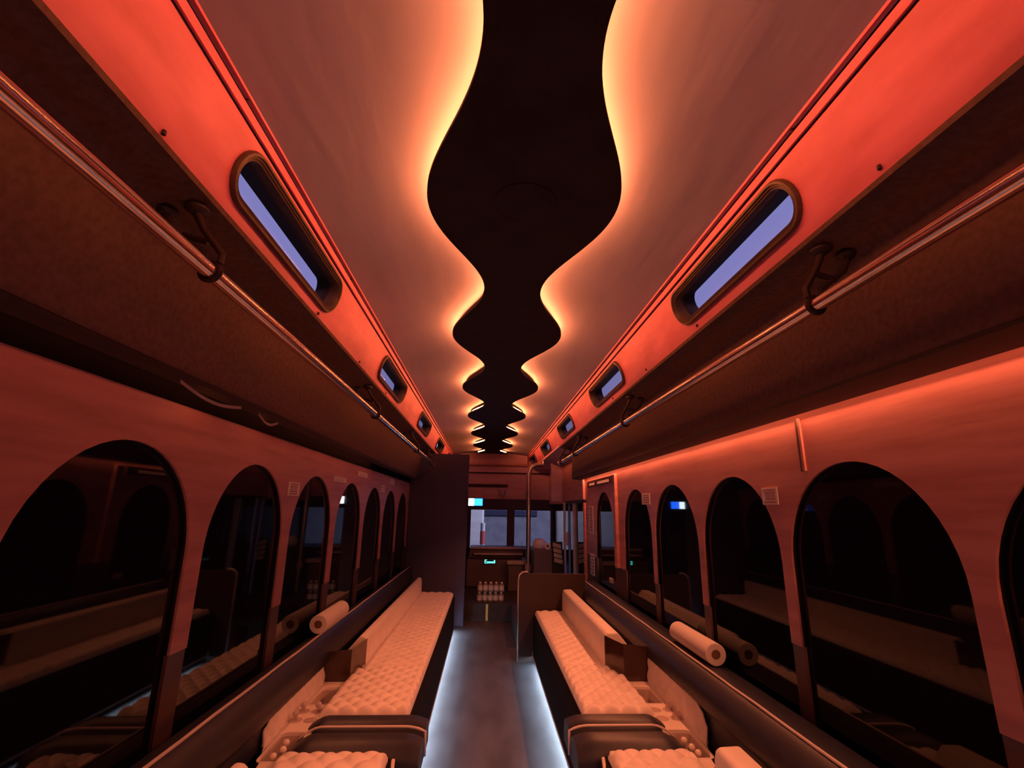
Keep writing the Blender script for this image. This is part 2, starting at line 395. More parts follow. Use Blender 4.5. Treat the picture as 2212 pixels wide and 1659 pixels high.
# ------------------------------------------------------------------ hand rails
def bracket(par, rx, rz, fx, fz, y, s):
    mb = MB()
    for dx in (-.036, .036):
        x = fx + dx; zf = fz - (.010 if dx * s > 0 else .002)
        mb.lathe([(.0, .010), (.026, .006), (.027, .0), (.020, -.006), (.012, -.012)], (x, y, zf), 16)
        mb.tube([(x, y, zf - .004), (x + (rx - fx) * .25, y, zf - .05), (rx + dx * .55, y + .002, rz + .045), (rx + dx * .5, y, rz + .02)], [.010, .008, .0085, .008], 10)
    mb.tube([(fx - .03 + (rx - fx) * .5, y, (rz + fz) / 2 + .01), (fx + .03 + (rx - fx) * .5, y, (rz + fz) / 2 - .005)], .008, 10)
    b = mb.build('bracket', M['iron'], par, True, angle=.8)
    mb = MB(); mb.tube([(rx + .0235 * math.cos(q), y, rz + .0235 * math.sin(q)) for q in [2 * PI * k / 20 for k in range(21)]], .006, 8, False)
    mb.build('clamp_ring', M['iron'], b, True)
for side, d in SIDE.items():
    s = d['s']; rx, rz = d['rail']; ye = 6.1 if s < 0 else 5.63
    h = thing('handrail', 'polished metal handrail bracketed below the %s standee windows' % ('left' if s < 0 else 'right'), 'handrail', (rx, 2, rz))
    mb = MB(); mb.tube([(rx, YB + .2, rz), (rx, ye, rz)], .0195, 24); mb.build('rail', M['brass'], h, True, angle=.8)
    mb = MB(); mb.lathe([(.024, 0), (.028, .01), (.028, .03), (.015, .042), (0, .044)], (rx, ye - .01, rz), 20, 'y'); mb.build('end_cap', M['brass'], h, True, angle=.8)
    for y in ([1.07, 2.84, 4.6, 6.0] if s < 0 else [1.135, 2.92, 4.62, 5.5]):
        bracket(h, rx, rz, (rx + s * (.074 if s > 0 else .094)), 2.040, y, s)

# ------------------------------------------------------------------ benches
def quilt(x0, x1, y0, y1, zt, zb, rad, dia, amp, step=.011):
    """puffy diamond-quilted slab, rounded at its border"""
    mb = MB(); nx = max(6, int((x1 - x0) / step)); ny = max(6, int((y1 - y0) / step)); vs = []; fs = []
    for j in range(ny + 1):
        for i in range(nx + 1):
            x = x0 + (x1 - x0) * i / nx; y = y0 + (y1 - y0) * j / ny
            u = (x / dia + y / (dia * 1.25)); v = (x / dia - y / (dia * 1.25))
            p = abs(math.sin(PI * u) * math.sin(PI * v)) ** .42
            e = min(x - x0, x1 - x, y - y0, y1 - y); k = min(1, e / rad); edge = math.sqrt(max(0, 1 - (1 - k) ** 2))
            vs.append((x, y, zt - rad * .9 * (1 - edge) + amp * (p - .6) * min(1, e / (rad * .6))))
    W_ = nx + 1
    for j in range(ny):
        for i in range(nx): fs.append((j * W_ + i, j * W_ + i + 1, (j + 1) * W_ + i + 1, (j + 1) * W_ + i))
    rim = [i for i in range(W_)] + [j * W_ + nx for j in range(1, ny + 1)] + [ny * W_ + i for i in range(nx - 1, -1, -1)] + [j * W_ for j in range(ny - 1, 0, -1)]
    n0 = len(vs); vs += [(vs[i][0], vs[i][1], zb) for i in rim]; k = len(rim)
    for a in range(k): fs.append((rim[a], n0 + a, n0 + (a + 1) % k, rim[(a + 1) % k]))
    fs.append(tuple(range(n0, n0 + k))[::-1])
    return mb.add(vs, fs)

BENCH = {'left': dict(s=-1, f=.42, bk=.775, out=.825, cons=.955, top=.60, far=5.85, lo=(.952, .505), hi=(.985, .660)),
         'right': dict(s=1, f=.392, bk=.645, out=.730, cons=.857, top=.632, far=4.86, lo=(.858, .545), hi=(.925, .662))}
for side, d in BENCH.items():
    s = d['s']
    def X(a, b): return tuple(sorted((s * a, s * b)))
    bn = thing('bench', 'long black bench with white quilted cushions along the %s wall' % side, 'bench', (s * .6, 2.5, 0))
    # base with toe kick
    mb = MB(); fx = d['f'] - .012; rx_ = d['out'] - .03
    pr = [(s * (fx + .045), .0), (s * (fx + .045), .082), (s * (fx + .008), .082), (s * (fx + .008), .050), (s * fx, .050), (s * fx, .385), (s * (fx + .01), .41), (s * rx_, .41), (s * rx_, 0)]
    mb.sweep(pr, YB + .1, d['far'] + .05); mb.build('base', M['basecov'], bn, bevel=0)
    mb = MB(); mb.sweep([(s * (fx - .004), .050), (s * (fx - .004), .064), (s * (fx + .002), .064), (s * (fx + .002), .050)], YB + .1, d['far'] + .03); mb.build('kick_trim', M['alu'], bn)
    # cushions
    x0, x1 = X(d['f'], d['bk'] + .02)
    quilt(x0, x1, 3.24, d['far'], .452, .40, .03, .088, .014).build('cushion', M['white'], bn, True)
    x0, x1 = X(d['f'], d['out'])
    quilt(x0, x1, 2.565, 3.24, .452, .40, .03, .088, .021, .008).build('cushion', M['white'], bn, True)
    x0, x1 = X(d['f'] + .02, d['out'] + .02)
    quilt(x0, x1, .2, 2.185, .452, .40, .035, .100, .021, .008).build('cushion', M['white'], bn, True)
    # black divider pads, rolling down at their ends
    for y0, y1 in ((2.395, 2.560), (2.195, 2.383)):
        mb = MB(); vs = []; fs = []; a0, a1 = d['f'] - .095, d['out'] + .045; NX, NY = 26, 12
        for j in range(NY + 1):
            for i in range(NX + 1):
                u = i / NX; v = j / NY; xx = a0 + (a1 - a0) * u; yy = y0 + (y1 - y0) * v
                q = max(0, (xx - (a1 - .11)) / .11); r = max(0, (a0 + .09 - xx) / .09)
                zz = .395 + .055 * (1 - (2 * v - 1) ** 4) * 1.0 - .06 * q ** 1.8 - .018 * r ** 2.2
                vs.append((s * xx, yy, zz))
        for j in range(NY):
            for i in range(NX): k = j * (NX + 1) + i; fs.append((k, k + 1, k + NX + 2, k + NX + 1))
        W_ = NX + 1
        rim = [i for i in range(W_)] + [j * W_ + NX for j in range(1, NY + 1)] + [NY * W_ + i for i in range(NX - 1, -1, -1)] + [j * W_ for j in range(NY - 1, 0, -1)]
        n0 = len(vs); vs += [(vs[i][0], vs[i][1], .33) for i in rim]; k = len(rim)
        for a in range(k): fs.append((rim[a], n0 + a, n0 + (a + 1) % k, rim[(a + 1) % k]))
        fs.append(tuple(range(n0, n0 + k))[::-1])
        mb.add(vs, fs).build('divider_pad', M['vinyl'], bn, True, angle=1.0)
    pts = []
    for i in range(24):
        u = i / 23; a0, a1 = d['f'] - .097, d['out'] + .03; xx = a0 + (a1 - a0) * u
        q = max(0, (xx - (a1 - .10)) / .11); r = max(0, (a0 + .09 - xx) / .09)
        pts.append((s * xx, 2.389, .449 - .06 * q ** 1.8 - .018 * r ** 2.2))
    pts = [(s * (d['f'] - .099), 2.389, .34)] + pts
    mb = MB(); mb.tube(pts, .0055, 8); o = mb.build('piping', M['piping'], bn, True); o['label'] = 'white piping'
    mb = MB(); fx2 = d['f'] + .008
    mb.tube([(s * (fx2 - .012), 2.16, .425), (s * (fx2 - .016), 2.12, .40), (s * (fx2 - .014), 1.9, .41), (s * (fx2 - .014), .3, .41)], .007, 8); mb.build('piping', M['piping'], bn, True)
    # backrests
    for y0, y1 in ((3.25 if s < 0 else 3.205, d['far'] + .02), (YB + .1, 1.75)):
        mb = MB(); b = d['bk']; T = d['top']; q_ = d['lo'][0] - .004
        prof = [(b, .40), (b + .004, T - .035), (b + .010, T - .012), (b + .022, T - .001), (b + (.048 if s < 0 else .088), T + .002), (q_, T + .002 - (q_ - b - (.048 if s < 0 else .088)) * 1.15), (q_, .40)]
        mb.sweep([(s * p, q) for p, q in prof], y0, y1, 1)
        o = mb.build('backrest', M['white'], bn, bevel=.01, seg=3); o.data.polygons.foreach_set('use_smooth', [True] * len(o.data.polygons)); o.data.set_sharp_from_angle(angle=.7)
    ya, yb = 3.036, (3.245 if s < 0 else 3.20); xa, xb = d['lo'][0] + .004, d['bk'] + .004; T = d['top'] - .012
    pl_ = [(xa, ya, T - .02), (d['out'] - .012, ya, T - .01), (xb, yb, T)]
    vs = [(s * x_, y_ + q, z_) for q in (0, .014) for x_, y_, t_ in pl_ for z_ in (.414, t_)]
    mb = MB(); mb.add(vs, [(0, 2, 3, 1), (2, 4, 5, 3), (6, 7, 9, 8), (8, 9, 11, 10), (0, 1, 7, 6), (4, 10, 11, 5), (0, 6, 8, 2), (2, 8, 10, 4), (1, 3, 9, 7), (3, 5, 11, 9)]); mb.build('end_panel', M['smoke'], bn)
    # cup-holder console in the gap between the backrests
    c = thing('drink_console', 'pale console with trays and cup holes set into the %s bench' % side, 'console', (s * .88, 2.6, .41))
    Fc = frame((0, 0, .415), (1, 0, 0), (0, 1, 0), (0, 0, 1))
    ca, cb = d['out'] - .02, d['cons']
    xm = (d['out'] + d['cons']) / 2 - .005
    def rr(xc, yc, hx, hy, r=.022, n=6):
        out = []
        for (sx_, sy_, a0) in ((1, 1, 0), (-1, 1, PI / 2), (-1, -1, PI), (1, -1, 1.5 * PI)):
            for k in range(n + 1):
                q = a0 + PI / 2 * k / n; out.append((xc + sx_ * (hx - r) + r * math.cos(q), yc + sy_ * (hy - r) + r * math.sin(q)))
        return out
    holes = [(s * hx, hy) for hx in (xm - .034, xm + .034) for hy in (2.535, 2.635)]
    trays = [(s * (xm - .012), 2.83, .052, .12), (s * (xm - .012), 2.285, .052, .125)]
    co = cb - .046
    loops = [[(s * ca, 2.08), (s * (co - .03), 2.08), (s * (co - .006), 2.10), (s * co, 2.15), (s * cb, 2.30), (s * cb, 3.036), (s * (d['bk'] + .02), 3.23), (s * ca, 3.23)]]
    if s < 0: loops[0] = loops[0][::-1]
    for hx, hy in holes: loops.append([(hx + .030 * math.cos(2 * PI * k / 20), hy + .030 * math.sin(2 * PI * k / 20)) for k in range(20)])
    for tx, ty, hx, hy in trays: loops.append(rr(tx, ty, hx, hy))
    plate('shelf', loops, .012, Fc, M['acrylic'], c)
    mb = MB(); x0, x1 = X(d['out'] - .028, 1.03); mb.box(x0, x1, 2.08, 3.034, 0, .345); mb.build('body', M['vinyl'], c)
    for tx, ty, hx, hy in trays:
        mb = MB(); o1 = rr(tx, ty, hx + .001, hy + .001); o2 = rr(tx, ty, hx - .006, hy - .006, .016)
        vs = [(x, y, .418) for x, y in o1] + [(x, y, .350) for x, y in o2]; k = len(o1)
        mb.add(vs, [(i, (i + 1) % k, k + (i + 1) % k, k + i) for i in range(k)] + [tuple(range(k, 2 * k))])
        mb.build('tray', M['tray'], c, True, angle=.8)
        mb = MB(); mb.tube([(x, y, .4215) for x, y in rr(tx, ty, hx + .003, hy + .003)] + [(rr(tx, ty, hx + .003, hy + .003)[0][0], rr(tx, ty, hx + .003, hy + .003)[0][1], .4215)], .003, 6, False); mb.build('tray_lip', M['acrylic'], c, True)
    for hx, hy in holes:
        mb = MB(); mb.lathe([(.031, .4215), (.0295, .422), (.0285, .418), (.028, .352), (0, .350)], (hx, hy, 0), 20); mb.build('cup_holder', M['tray'], c, True, angle=.8)
    # quilted back of the console, rounded at its near end
    mb = MB(); vs = []; fs = []; NY, NZ = 96, 14
    for j in range(NY + 1):
        y = 2.29 + (3.036 - 2.29) * j / NY
        ht = d['lo'][1] + .01 if y > 2.47 else .445 + (d['lo'][1] + .01 - .445) * math.sqrt(max(0, 1 - ((2.47 - y) / .18) ** 2))
        for i in range(NZ + 1):
            z = .41 + (ht - .41) * i / NZ
            u = z / .075 + y / .075; v = z / .075 - y / .075
            vs.append((s * (d['cons'] - .008 * abs(math.sin(PI * u) * math.sin(PI * v)) ** .5 + .012 * (i / NZ)), y, z))
    for j in range(NY):
        for i in range(NZ): k = j * (NZ + 1) + i; fs.append((k, k + 1, k + NZ + 2, k + NZ + 1))
    mb.add(vs, fs); o = mb.build('back_panel', M['white'], c, True); sm = o.modifiers.new('thick', 'SOLIDIFY'); sm.thickness = .01; sm.offset = 0
    # padded roll over the backrests
    pr_ = thing('padded_rail', 'black vinyl padded roll with white piping below the %s windows' % side, 'padded rail', (s * d['hi'][0], 2.5, d['hi'][1]))
    (lx, lz), (hx, hz) = d['lo'], d['hi']
    prof = [(1.043, .40), (lx + .020, .40), (lx + .018, lz - .012), (lx + .006, lz - .010), (lx, lz - .002)]
    dxy = Vector((hx - lx, hz - lz)); nn = Vector((-dxy.y, dxy.x)).normalized()
    for k in range(1, 12):
        q = k / 12; p = Vector((lx, lz)) + dxy * q + nn * .026 * math.sin(PI * q ** .8) ** .8; prof.append((p.x, p.y))
    prof += [(hx, hz), (hx + .012, hz + .004), (1.043, hz - .006)]
    mb = MB(); mb.sweep([(s * p, q) for p, q in prof], YB + .1, d['far'] + .42, 60); mb.build('roll', M['vinyl'], pr_, True, angle=.9)
    mb = MB(); mb.tube([(s * (hx + .002), YB + .1 + (d['far'] + .32 - YB) * k / 40, hz + .004 + .0012 * math.sin(k * 2.3)) for k in range(41)], .0055, 8); mb.build('piping', M['piping'], pr_, True)
    # kick light on the back of the toe recess, facing the aisle
    xk = s * (d['f'] - .012 + .043); me = bpy.data.meshes.new('kick_light')
    ye = d['far'] if s > 0 else 6.1
    me.from_pydata([(xk, YB + .2, .050), (xk, ye, .050), (xk, ye, .062), (xk, YB + .2, .062)], [], [(0, 1, 2, 3)]); me.update()
    if me.polygons[0].normal.x * s > 0: me.flip_normals()
    tag(link('kick_light', me, LED_K), 'cool white light strip under the front edge of the %s bench' % side, 'light strip')
    d['holes'] = holes; d['trays'] = trays

# drink things in the consoles
def stopper_bottle(name, label, x, y, z, k=1.0, group=None):
    t = thing(name, label, 'bottle', (x, y, z), group)
    mb = MB(); mb.lathe([(0, 0), (.022, 0), (.024, .008), (.023, .035), (.012, .062), (.008, .072), (.008, .088)], (x, y, z), 18); mb.build('body', M['plastic'], t, True, angle=.9)
    mb = MB(); mb.lathe([(.009, .086), (.013, .090), (.014, .098), (.010, .106), (0, .109)], (x, y, z), 16); mb.build('stopper', M['pale'], t, True)
    return t
hl = BENCH['left']['holes']; hr = BENCH['right']['holes']
stopper_bottle('clear_bottle', 'clear bottle in the far inner cup hole of the left console', *hl[1], .352)
stopper_bottle('clear_bottle', 'clear bottle in the near outer cup hole of the left console', *hl[2], .352)
stopper_bottle('clear_bottle', 'clear bottle in the far outer cup hole of the left console', *hl[3], .352)
def cup(label, x, y, z, ph):
    mb = MB(); vs = []; fs = []; N, H = 14, 7
    for i in range(H):
        q = i / (H - 1)
        for k in range(N):
            a = 2 * PI * k / N; r = (.028 - .013 * q) * (1 + .22 * math.sin(3 * a + ph + 2.2 * q) * q + .1 * math.sin(5 * a + 4 * q + ph))
            vs.append((x + r * math.cos(a), y + r * math.sin(a), z + .095 * q + .008 * q * math.sin(2 * a + ph)))
    for i in range(H - 1):
        for k in range(N): fs.append((i * N + k, i * N + (k + 1) % N, (i + 1) * N + (k + 1) % N, (i + 1) * N + k))
    fs.append(tuple(range(N))[::-1]); mb.add(vs, fs)
    tag(mb.build('plastic_cup', M['plastic'], None), label, 'cup')
cup('crumpled clear plastic cup in the far outer hole of the right console', *hr[3], .352, .4)
cup('crumpled clear plastic cup in the near outer hole of the right console', *hr[2], .352, 2.1)
for side, where in (('left', [(-.005, 2.33, 'far'), (.006, 2.27, 'middle'), (-.01, 2.215, 'near')]), ('right', [(-.004, 2.325, 'far'), (.004, 2.265, 'middle'), (.010, 2.215, 'near')])):
    tx = BENCH[side]['trays'][1][0]
    for dx, y, w in where:
        t = thing('round_knob_stirrer', 'pale round-headed stirrer, %s of three in the near tray of the %s console' % (w, side), 'stirrer', (tx + dx, y, .352), 'stirrers in the %s tray' % side)
        mb = MB(); mb.lathe([(.009, 0), (.008, .006), (.0045, .010), (.0045, .052)], (tx + dx, y, .351), 12); mb.build('stem', M['plastic'], t, True, angle=.9)
        mb = MB(); mb.lathe([(.0, .050), (.009, .053), (.013, .061), (.013, .067), (.009, .075), (0, .078)], (tx + dx, y, .351), 16); mb.build('head', M['acrylic'], t, True)

# paper towel rolls on the ledges
def towel(label, x, y0, y1, z, r):
    t = thing('paper_towel_roll', label, 'paper towel', (x, y0, z - r))
    mb = MB(); mb.lathe([(.021, 0), (r - .003, 0), (r, .003), (r, y1 - y0 - .003), (r - .003, y1 - y0), (.021, y1 - y0), (.021, 0)], (x, y0, z), 28, 'y'); mb.build('paper', M['towel'], t, True, angle=.7)
    mb = MB(); mb.lathe([(.021, .002), (.019, .002), (.019, y1 - y0 - .002), (.021, y1 - y0 - .002)], (x, y0, z), 20, 'y'); mb.build('core', M['card'], t, True, angle=.7)
towel('paper towel roll lying on the ledge below the second right window', .992, 2.44, 2.90, .713, .049)
towel('dim paper towel roll lying on the ledge below the left windows', -.994, 2.97, 3.42, .722, .048)

# notices on the walls
def notice(label, x, y0, y1, z0, z1, lines, big=False):
    s = 1 if x > 0 else -1
    t = thing('paper_notice', label, 'notice', (x, (y0 + y1) / 2, z0))
    xa, xb = sorted((x - s * .0005, x - s * .003)); mb = MB(); mb.box(xa, xb, y0, y1, z0, z1); mb.build('sheet', M['paper'], t)
    mb = MB(); xa, xb = sorted((x - s * .003, x - s * .0036)); h = (z1 - z0); w = y1 - y0
    for k in range(lines):
        zc = z1 - h * (k + .8) / (lines + .6); th = h * .05
        if big and k == lines // 2:
            for q in (.28, .62):
                a = y0 + w * (q - .12); b = y0 + w * (q + .12)
                for z_ in (zc - h * .08, zc, zc + h * .08): mb.box(xa, xb, a, b, z_ - th * .4, z_ + th * .4)
                mb.box(xa, xb, a, a + w * .05, zc - h * .08, zc + h * .08); mb.box(xa, xb, b - w * .05, b, zc - h * .08, zc + h * .08)
        else: mb.box(xa, xb, y0 + w * .1, y1 - w * (.1 + .12 * (k % 2)), zc - th, zc + th)
    mb.build('print', M['ink'], t)
notice('white printed notice between the two nearest full right windows', 1.05, 1.895, 2.005, 1.385, 1.452, 5, True)
notice('white printed notice beside the blue-lit far right window', 1.05, 3.42, 3.60, 1.40, 1.475, 4)
notice('tall white notice between the second and third left windows', -1.05, 2.46, 2.60, 1.40, 1.465, 5, True)
notice('small white notice above the fourth left window', -1.05, 3.17, 3.44, 1.508, 1.540, 2)
notice('upper white notice near the ceiling of the left wall', -1.05, 3.75, 4.02, 1.578, 1.612, 2)
notice('slim white notice between two far left windows', -1.05, 4.60, 4.76, 1.49, 1.55, 2)
notice('farthest small white notice high on the left wall', -1.05, 5.0, 5.22, 1.58, 1.63, 2)
notice('tall white notice at the front end of the right wall', 1.05, 5.28, 5.48, 1.12, 1.40, 8)
notice('low white notice at the front end of the right wall', 1.05, 5.26, 5.46, .70, .91, 6)
t = thing('wall_sign', 'dark brown sign with pale smudged lettering above the farthest right window', 'sign', (1.05, 5, 1.62))
mb = MB(); mb.box(1.044, 1.0495, 4.42, 5.54, 1.60, 1.665); mb.build('board', M['smoke'], t)
mb = MB()
for a, b in ((4.55, 5.02), (5.16, 5.42)): mb.box(1.0425, 1.0442, a, b, 1.615, 1.64)
mb.build('lettering', M['paper'], t)
mb = MB(); mb.box(1.03, 1.05, 4.50, 4.60, .735, .775); tag(mb.build('wall_switch', M['pale'], None, bevel=.004), 'small pale switch low beside the farthest right window', 'switch')

# loose ends of light tape hanging from the left valance
for (a, b, lb) in ((1.40, 1.76, 'loose pale tape sagging from the valance above the nearest left window'), (1.90, 2.08, 'short loose pale tape end below the left valance')):
    mb = MB(); P = [(-.9805, a + (b - a) * k / 10, 1.693 - .022 * math.sin(PI * k / 10) - .004 * k / 10) for k in range(11)]
    vs = [p for q in P for p in ((q[0] - .001, q[1], q[2] + .005), (q[0] + .001, q[1], q[2] - .005))]
    mb.add(vs, [(2 * i, 2 * i + 1, 2 * i + 3, 2 * i + 2) for i in range(10)])
    o = mb.build('loose_tape', M['pale']); sm = o.modifiers.new('thick', 'SOLIDIFY'); sm.thickness = .002; tag(o, lb, 'tape')

# ------------------------------------------------------------------ front end
mb = MB(); mb.box(-.36, 1.05, 6.62, YF, 0, .20); mb.box(.262, .375, 5.40, 6.62, 0, .20); struct(mb.build('floor_platform', M['dark']))
mb = MB(); mb.box(-1.05, -.36, 6.62, YF, 0, .20); struct(mb.build('floor_cab', M['dark']))
mb = MB(); mb.box(-.052, -.024, 6.612, 6.6195, .004, .196); tag(mb.build('yellow_strip', M['yellow']), 'short yellow strip on the dark step riser at the aisle end', 'tape')
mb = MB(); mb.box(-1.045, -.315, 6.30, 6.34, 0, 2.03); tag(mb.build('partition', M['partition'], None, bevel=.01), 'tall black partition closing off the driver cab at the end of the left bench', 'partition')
# low end panel of the right bench
prof = [(.25, 0), (.25, .70), (.258, .73), (.28, .752), (.31, .76), (.88, .76), (.88, 0)]
mb = MB(); vs = [(x, 4.93, z) for x, z in prof] + [(x, 4.975, z) for x, z in prof]; k = len(prof)
mb.add(vs, [tuple(range(k)), tuple(range(k, 2 * k))] + [(i, (i + 1) % k, k + (i + 1) % k, k + i) for i in range(k)])
t = thing('bench_end_panel', 'dark low panel with a rounded corner at the far end of the right bench', 'panel', (.55, 4.95, 0)); mb.build('panel', M['seatback'], t)
mb = MB(); mb.tube([(.243, 4.95, 0), (.243, 4.95, .70), (.25, 4.95, .745), (.285, 4.95, .772), (.33, 4.95, .776)], .011, 10); o = mb.build('edge_tube', M['steel'], t, True, angle=.9); o['label'] = 'steel edge tube'

# monitor
t = thing('monitor', 'small bright screen, half white and half cyan, mounted on the partition edge', 'monitor', (-.215, 6.27, 1.39))
mb = MB(); mb.box(-.312, -.122, 6.262, 6.29, 1.384, 1.486); mb.build('case', M['black'], t, bevel=.004)
mb = MB(); mb.box(-.304, -.236, 6.258, 6.2618, 1.392, 1.478); o = mb.build('screen', emit('screen_white', (.80, .93, 1.0), 9.0), t); o['label'] = 'white half of the screen'
mb = MB(); mb.box(-.236, -.130, 6.258, 6.2618, 1.392, 1.478); o = mb.build('screen', emit('screen_cyan', (.012, .12, 1.0), 8.0), t); o['label'] = 'cyan half of the screen'
mb = MB(); mb.tube([(-.30, 6.285, 1.44), (-.33, 6.305, 1.44)], .012, 10); mb.build('mount', M['iron'], t, True, angle=.9)

# header over the windscreen
mb = MB(); mb.box(-.72, 1.3, 8.98, 9.06, 2.13, 2.40); struct(mb.build('wall_front', M['header']))
mb = MB(); mb.box(-.60, .70, 8.86, 8.98, 2.115, 2.145); struct(mb.build('trim_12', M['wood'], bevel=.006))
mb = MB(); mb.box(-1.05, 1.3, 8.965, 8.99, 1.99, 2.20); mb.box(-.60, .72, 8.93, 8.98, 2.0, 2.115); mb.box(-.60, -.57, 8.90, 8.98, 2.145, 2.30); mb.box(.62, .65, 8.90, 8.98, 2.145, 2.30); struct(mb.build('trim_13', M['header']))
mb = MB(); mb.box(-1.05, 1.3, 8.94, 8.99, 1.98, 2.0); mb.box(-.42, .30, 8.955, 8.99, 1.735, 1.79); struct(mb.build('trim_14', M['valance']))
mb = MB(); mb.box(-1.05, 1.3, 8.97, 9.03, 1.53, 2.0); struct(mb.build('trim_15', M['header']))
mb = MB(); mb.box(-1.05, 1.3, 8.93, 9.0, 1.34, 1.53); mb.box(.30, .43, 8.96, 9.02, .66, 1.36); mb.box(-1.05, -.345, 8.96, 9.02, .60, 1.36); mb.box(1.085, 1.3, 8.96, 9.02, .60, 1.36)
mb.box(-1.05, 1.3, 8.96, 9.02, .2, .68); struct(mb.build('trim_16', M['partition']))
mb = MB(); mb.box(1.068, 1.078, 8.945, 8.96, .68, 1.34); mb.box(1.19, 1.215, 8.9, 8.96, .72, 1.34); struct(mb.build('trim_17', M['alu']))
for x0, x1 in ((-.345, .30), (.43, 1.085)):
    WIN += 1; mb = MB(); mb.box(x0, x1, 8.99, 8.997, .66, 1.36); struct(mb.build('window_%d' % WIN, M['clear']))
mb = MB(); mb.lathe([(.0, .02), (.04, .02), (.055, .05), (.06, .09), (.05, .13), (.02, .14), (0, .14)], (.20, 8.90, 1.56), 16); tag(mb.build('dome_camera', M['pale'], None, True, angle=.9), 'small pale round fixture on the wood header above the windscreen', 'fixture')
# dash
t = thing('dashboard', 'dark dashboard with pale ledges below the windscreen', 'dashboard', (0, 8.2, .2))
mb = MB(); mb.box(-.36, .56, 7.95, 8.94, .20, .60); mb.box(-.33, .52, 8.1, 8.94, .60, .745); mb.build('body', M['dash'], t, bevel=.02)
mb = MB(); mb.box(-.28, .51, 8.04, 8.12, .745, .775); mb.box(-.25, .51, 7.98, 8.10, .662, .69); o = mb.build('ledge', M['pale'], t, bevel=.006); o['label'] = 'pale ledge'
t2 = thing('clock_display', 'small glowing cyan digital display on the dashboard', 'display', (0, 7.95, .54))
mb = MB(); mb.box(-.10, .10, 7.935, 7.95, .525, .61); mb.build('bezel', M['black'], t2)
CY = emit('display_cyan', (.10, .85, .72), 3.0)
mb = MB(); yq0, yq1 = 7.931, 7.9345
mb.box(-.08, -.07, yq0, yq1, .545, .597)
for z in (.545, .569, .592): mb.box(-.08, -.045, yq0, yq1, z, z + .006)
for x in (-.035, -.005, .025, .055): mb.box(x, x + .022, yq0, yq1, .566, .573)
mb.box(-.045, .08, yq0, yq1, .548, .560); mb.box(.062, .08, yq0, yq1, .56, .592)
mb.build('digits', CY, t2)
mb = MB(); mb.box(.25, .53, 7.55, 7.70, .565, .62); tag(mb.build('shelf_ledge', M['pale'], None, bevel=.015), 'pale shelf edge jutting out beside the pole in front of the dashboard', 'shelf')
mb = MB(); mb.box(.27, .50, 7.60, 7.95, .20, .565); tag(mb.build('pedestal', M['dash'], None, bevel=.01), 'grey pedestal under the pale shelf left of the pole', 'pedestal')
# pole
t = thing('stanchion_pole', 'upright metal pole standing on the front platform by the door, curved at its top', 'pole', (.46, 7.4, .2))
mb = MB(); mb.tube([(.547, 7.42, .20), (.547, 7.42, 1.86)] + [(.547 + .16 * (1 - math.cos(q)), 7.42, 1.86 + .16 * math.sin(q)) for q in (.3, .6, .9, 1.2, 1.5)] + [(.772, 7.42, 2.02), (.772, 7.42, 2.085)], .034, 20); mb.build('tube', M['steel'], t, True, angle=.9)
mb = MB(); mb.lathe([(.05, .50), (.052, .56), (.038, .60), (.038, .5)], (.547, 7.42, 0), 20); mb.build('collar', M['pale'], t, True, angle=.9)
# fare box and things on it
mb = MB(); mb.box(.60, .88, 7.05, 7.55, .20, .815); tag(mb.build('equipment_cabinet', M['dash'], None, bevel=.012), 'dark cabinet right of the pole on the front platform', 'cabinet')
mb = MB(); mb.lathe([(0, .0), (.085, .0), (.10, .03), (.095, .08), (.06, .125), (0, .14)], (.71, 7.40, .815), 24); tag(mb.build('white_dome_cap', M['paper'], None, True, angle=1.0), 'white rounded bundle on top of the dark cabinet', 'bundle')
t = thing('tape_roll', 'small white roll with a dark centre on the dark cabinet edge', 'tape roll', (.80, 7.2, .815))
mb = MB(); mb.lathe([(.018, -.02), (.045, -.02), (.047, 0), (.045, .02), (.018, .02), (.018, -.02)], (.795, 7.15, .862), 22, 'y'); mb.build('roll', M['paper'], t, True, angle=.7)
mb = MB(); mb.lathe([(.0, -.012), (.018, -.012), (.018, .012), (0, .012)], (.795, 7.15, .862), 16, 'y'); mb.build('core', M['card'], t, True, angle=.7)
t = thing('slatted_vent', 'tilted vent with four cream slats beside the front door', 'vent', (.90, 6.95, .62))
for k in range(4):
    z = .66 + .066 * k; x = .862 - .006 * k; mb = MB()
    mb.add([(x, 6.93, z + .012), (x + .115, 6.97, z - .018), (x + .115, 6.97, z + .034), (x, 6.93, z + .064), (x, 6.96, z + .012), (x + .115, 7.0, z - .018), (x + .115, 7.0, z + .034), (x, 6.96, z + .064)],
           [(0, 1, 2, 3), (7, 6, 5, 4), (0, 4, 5, 1), (1, 5, 6, 2), (2, 6, 7, 3), (3, 7, 4, 0)]); mb.build('slat', M['cream'], t, bevel=.004)
mb = MB(); mb.box(.845, .985, 7.0, 7.04, .20, .93); mb.build('housing', M['black'], t, bevel=.006)

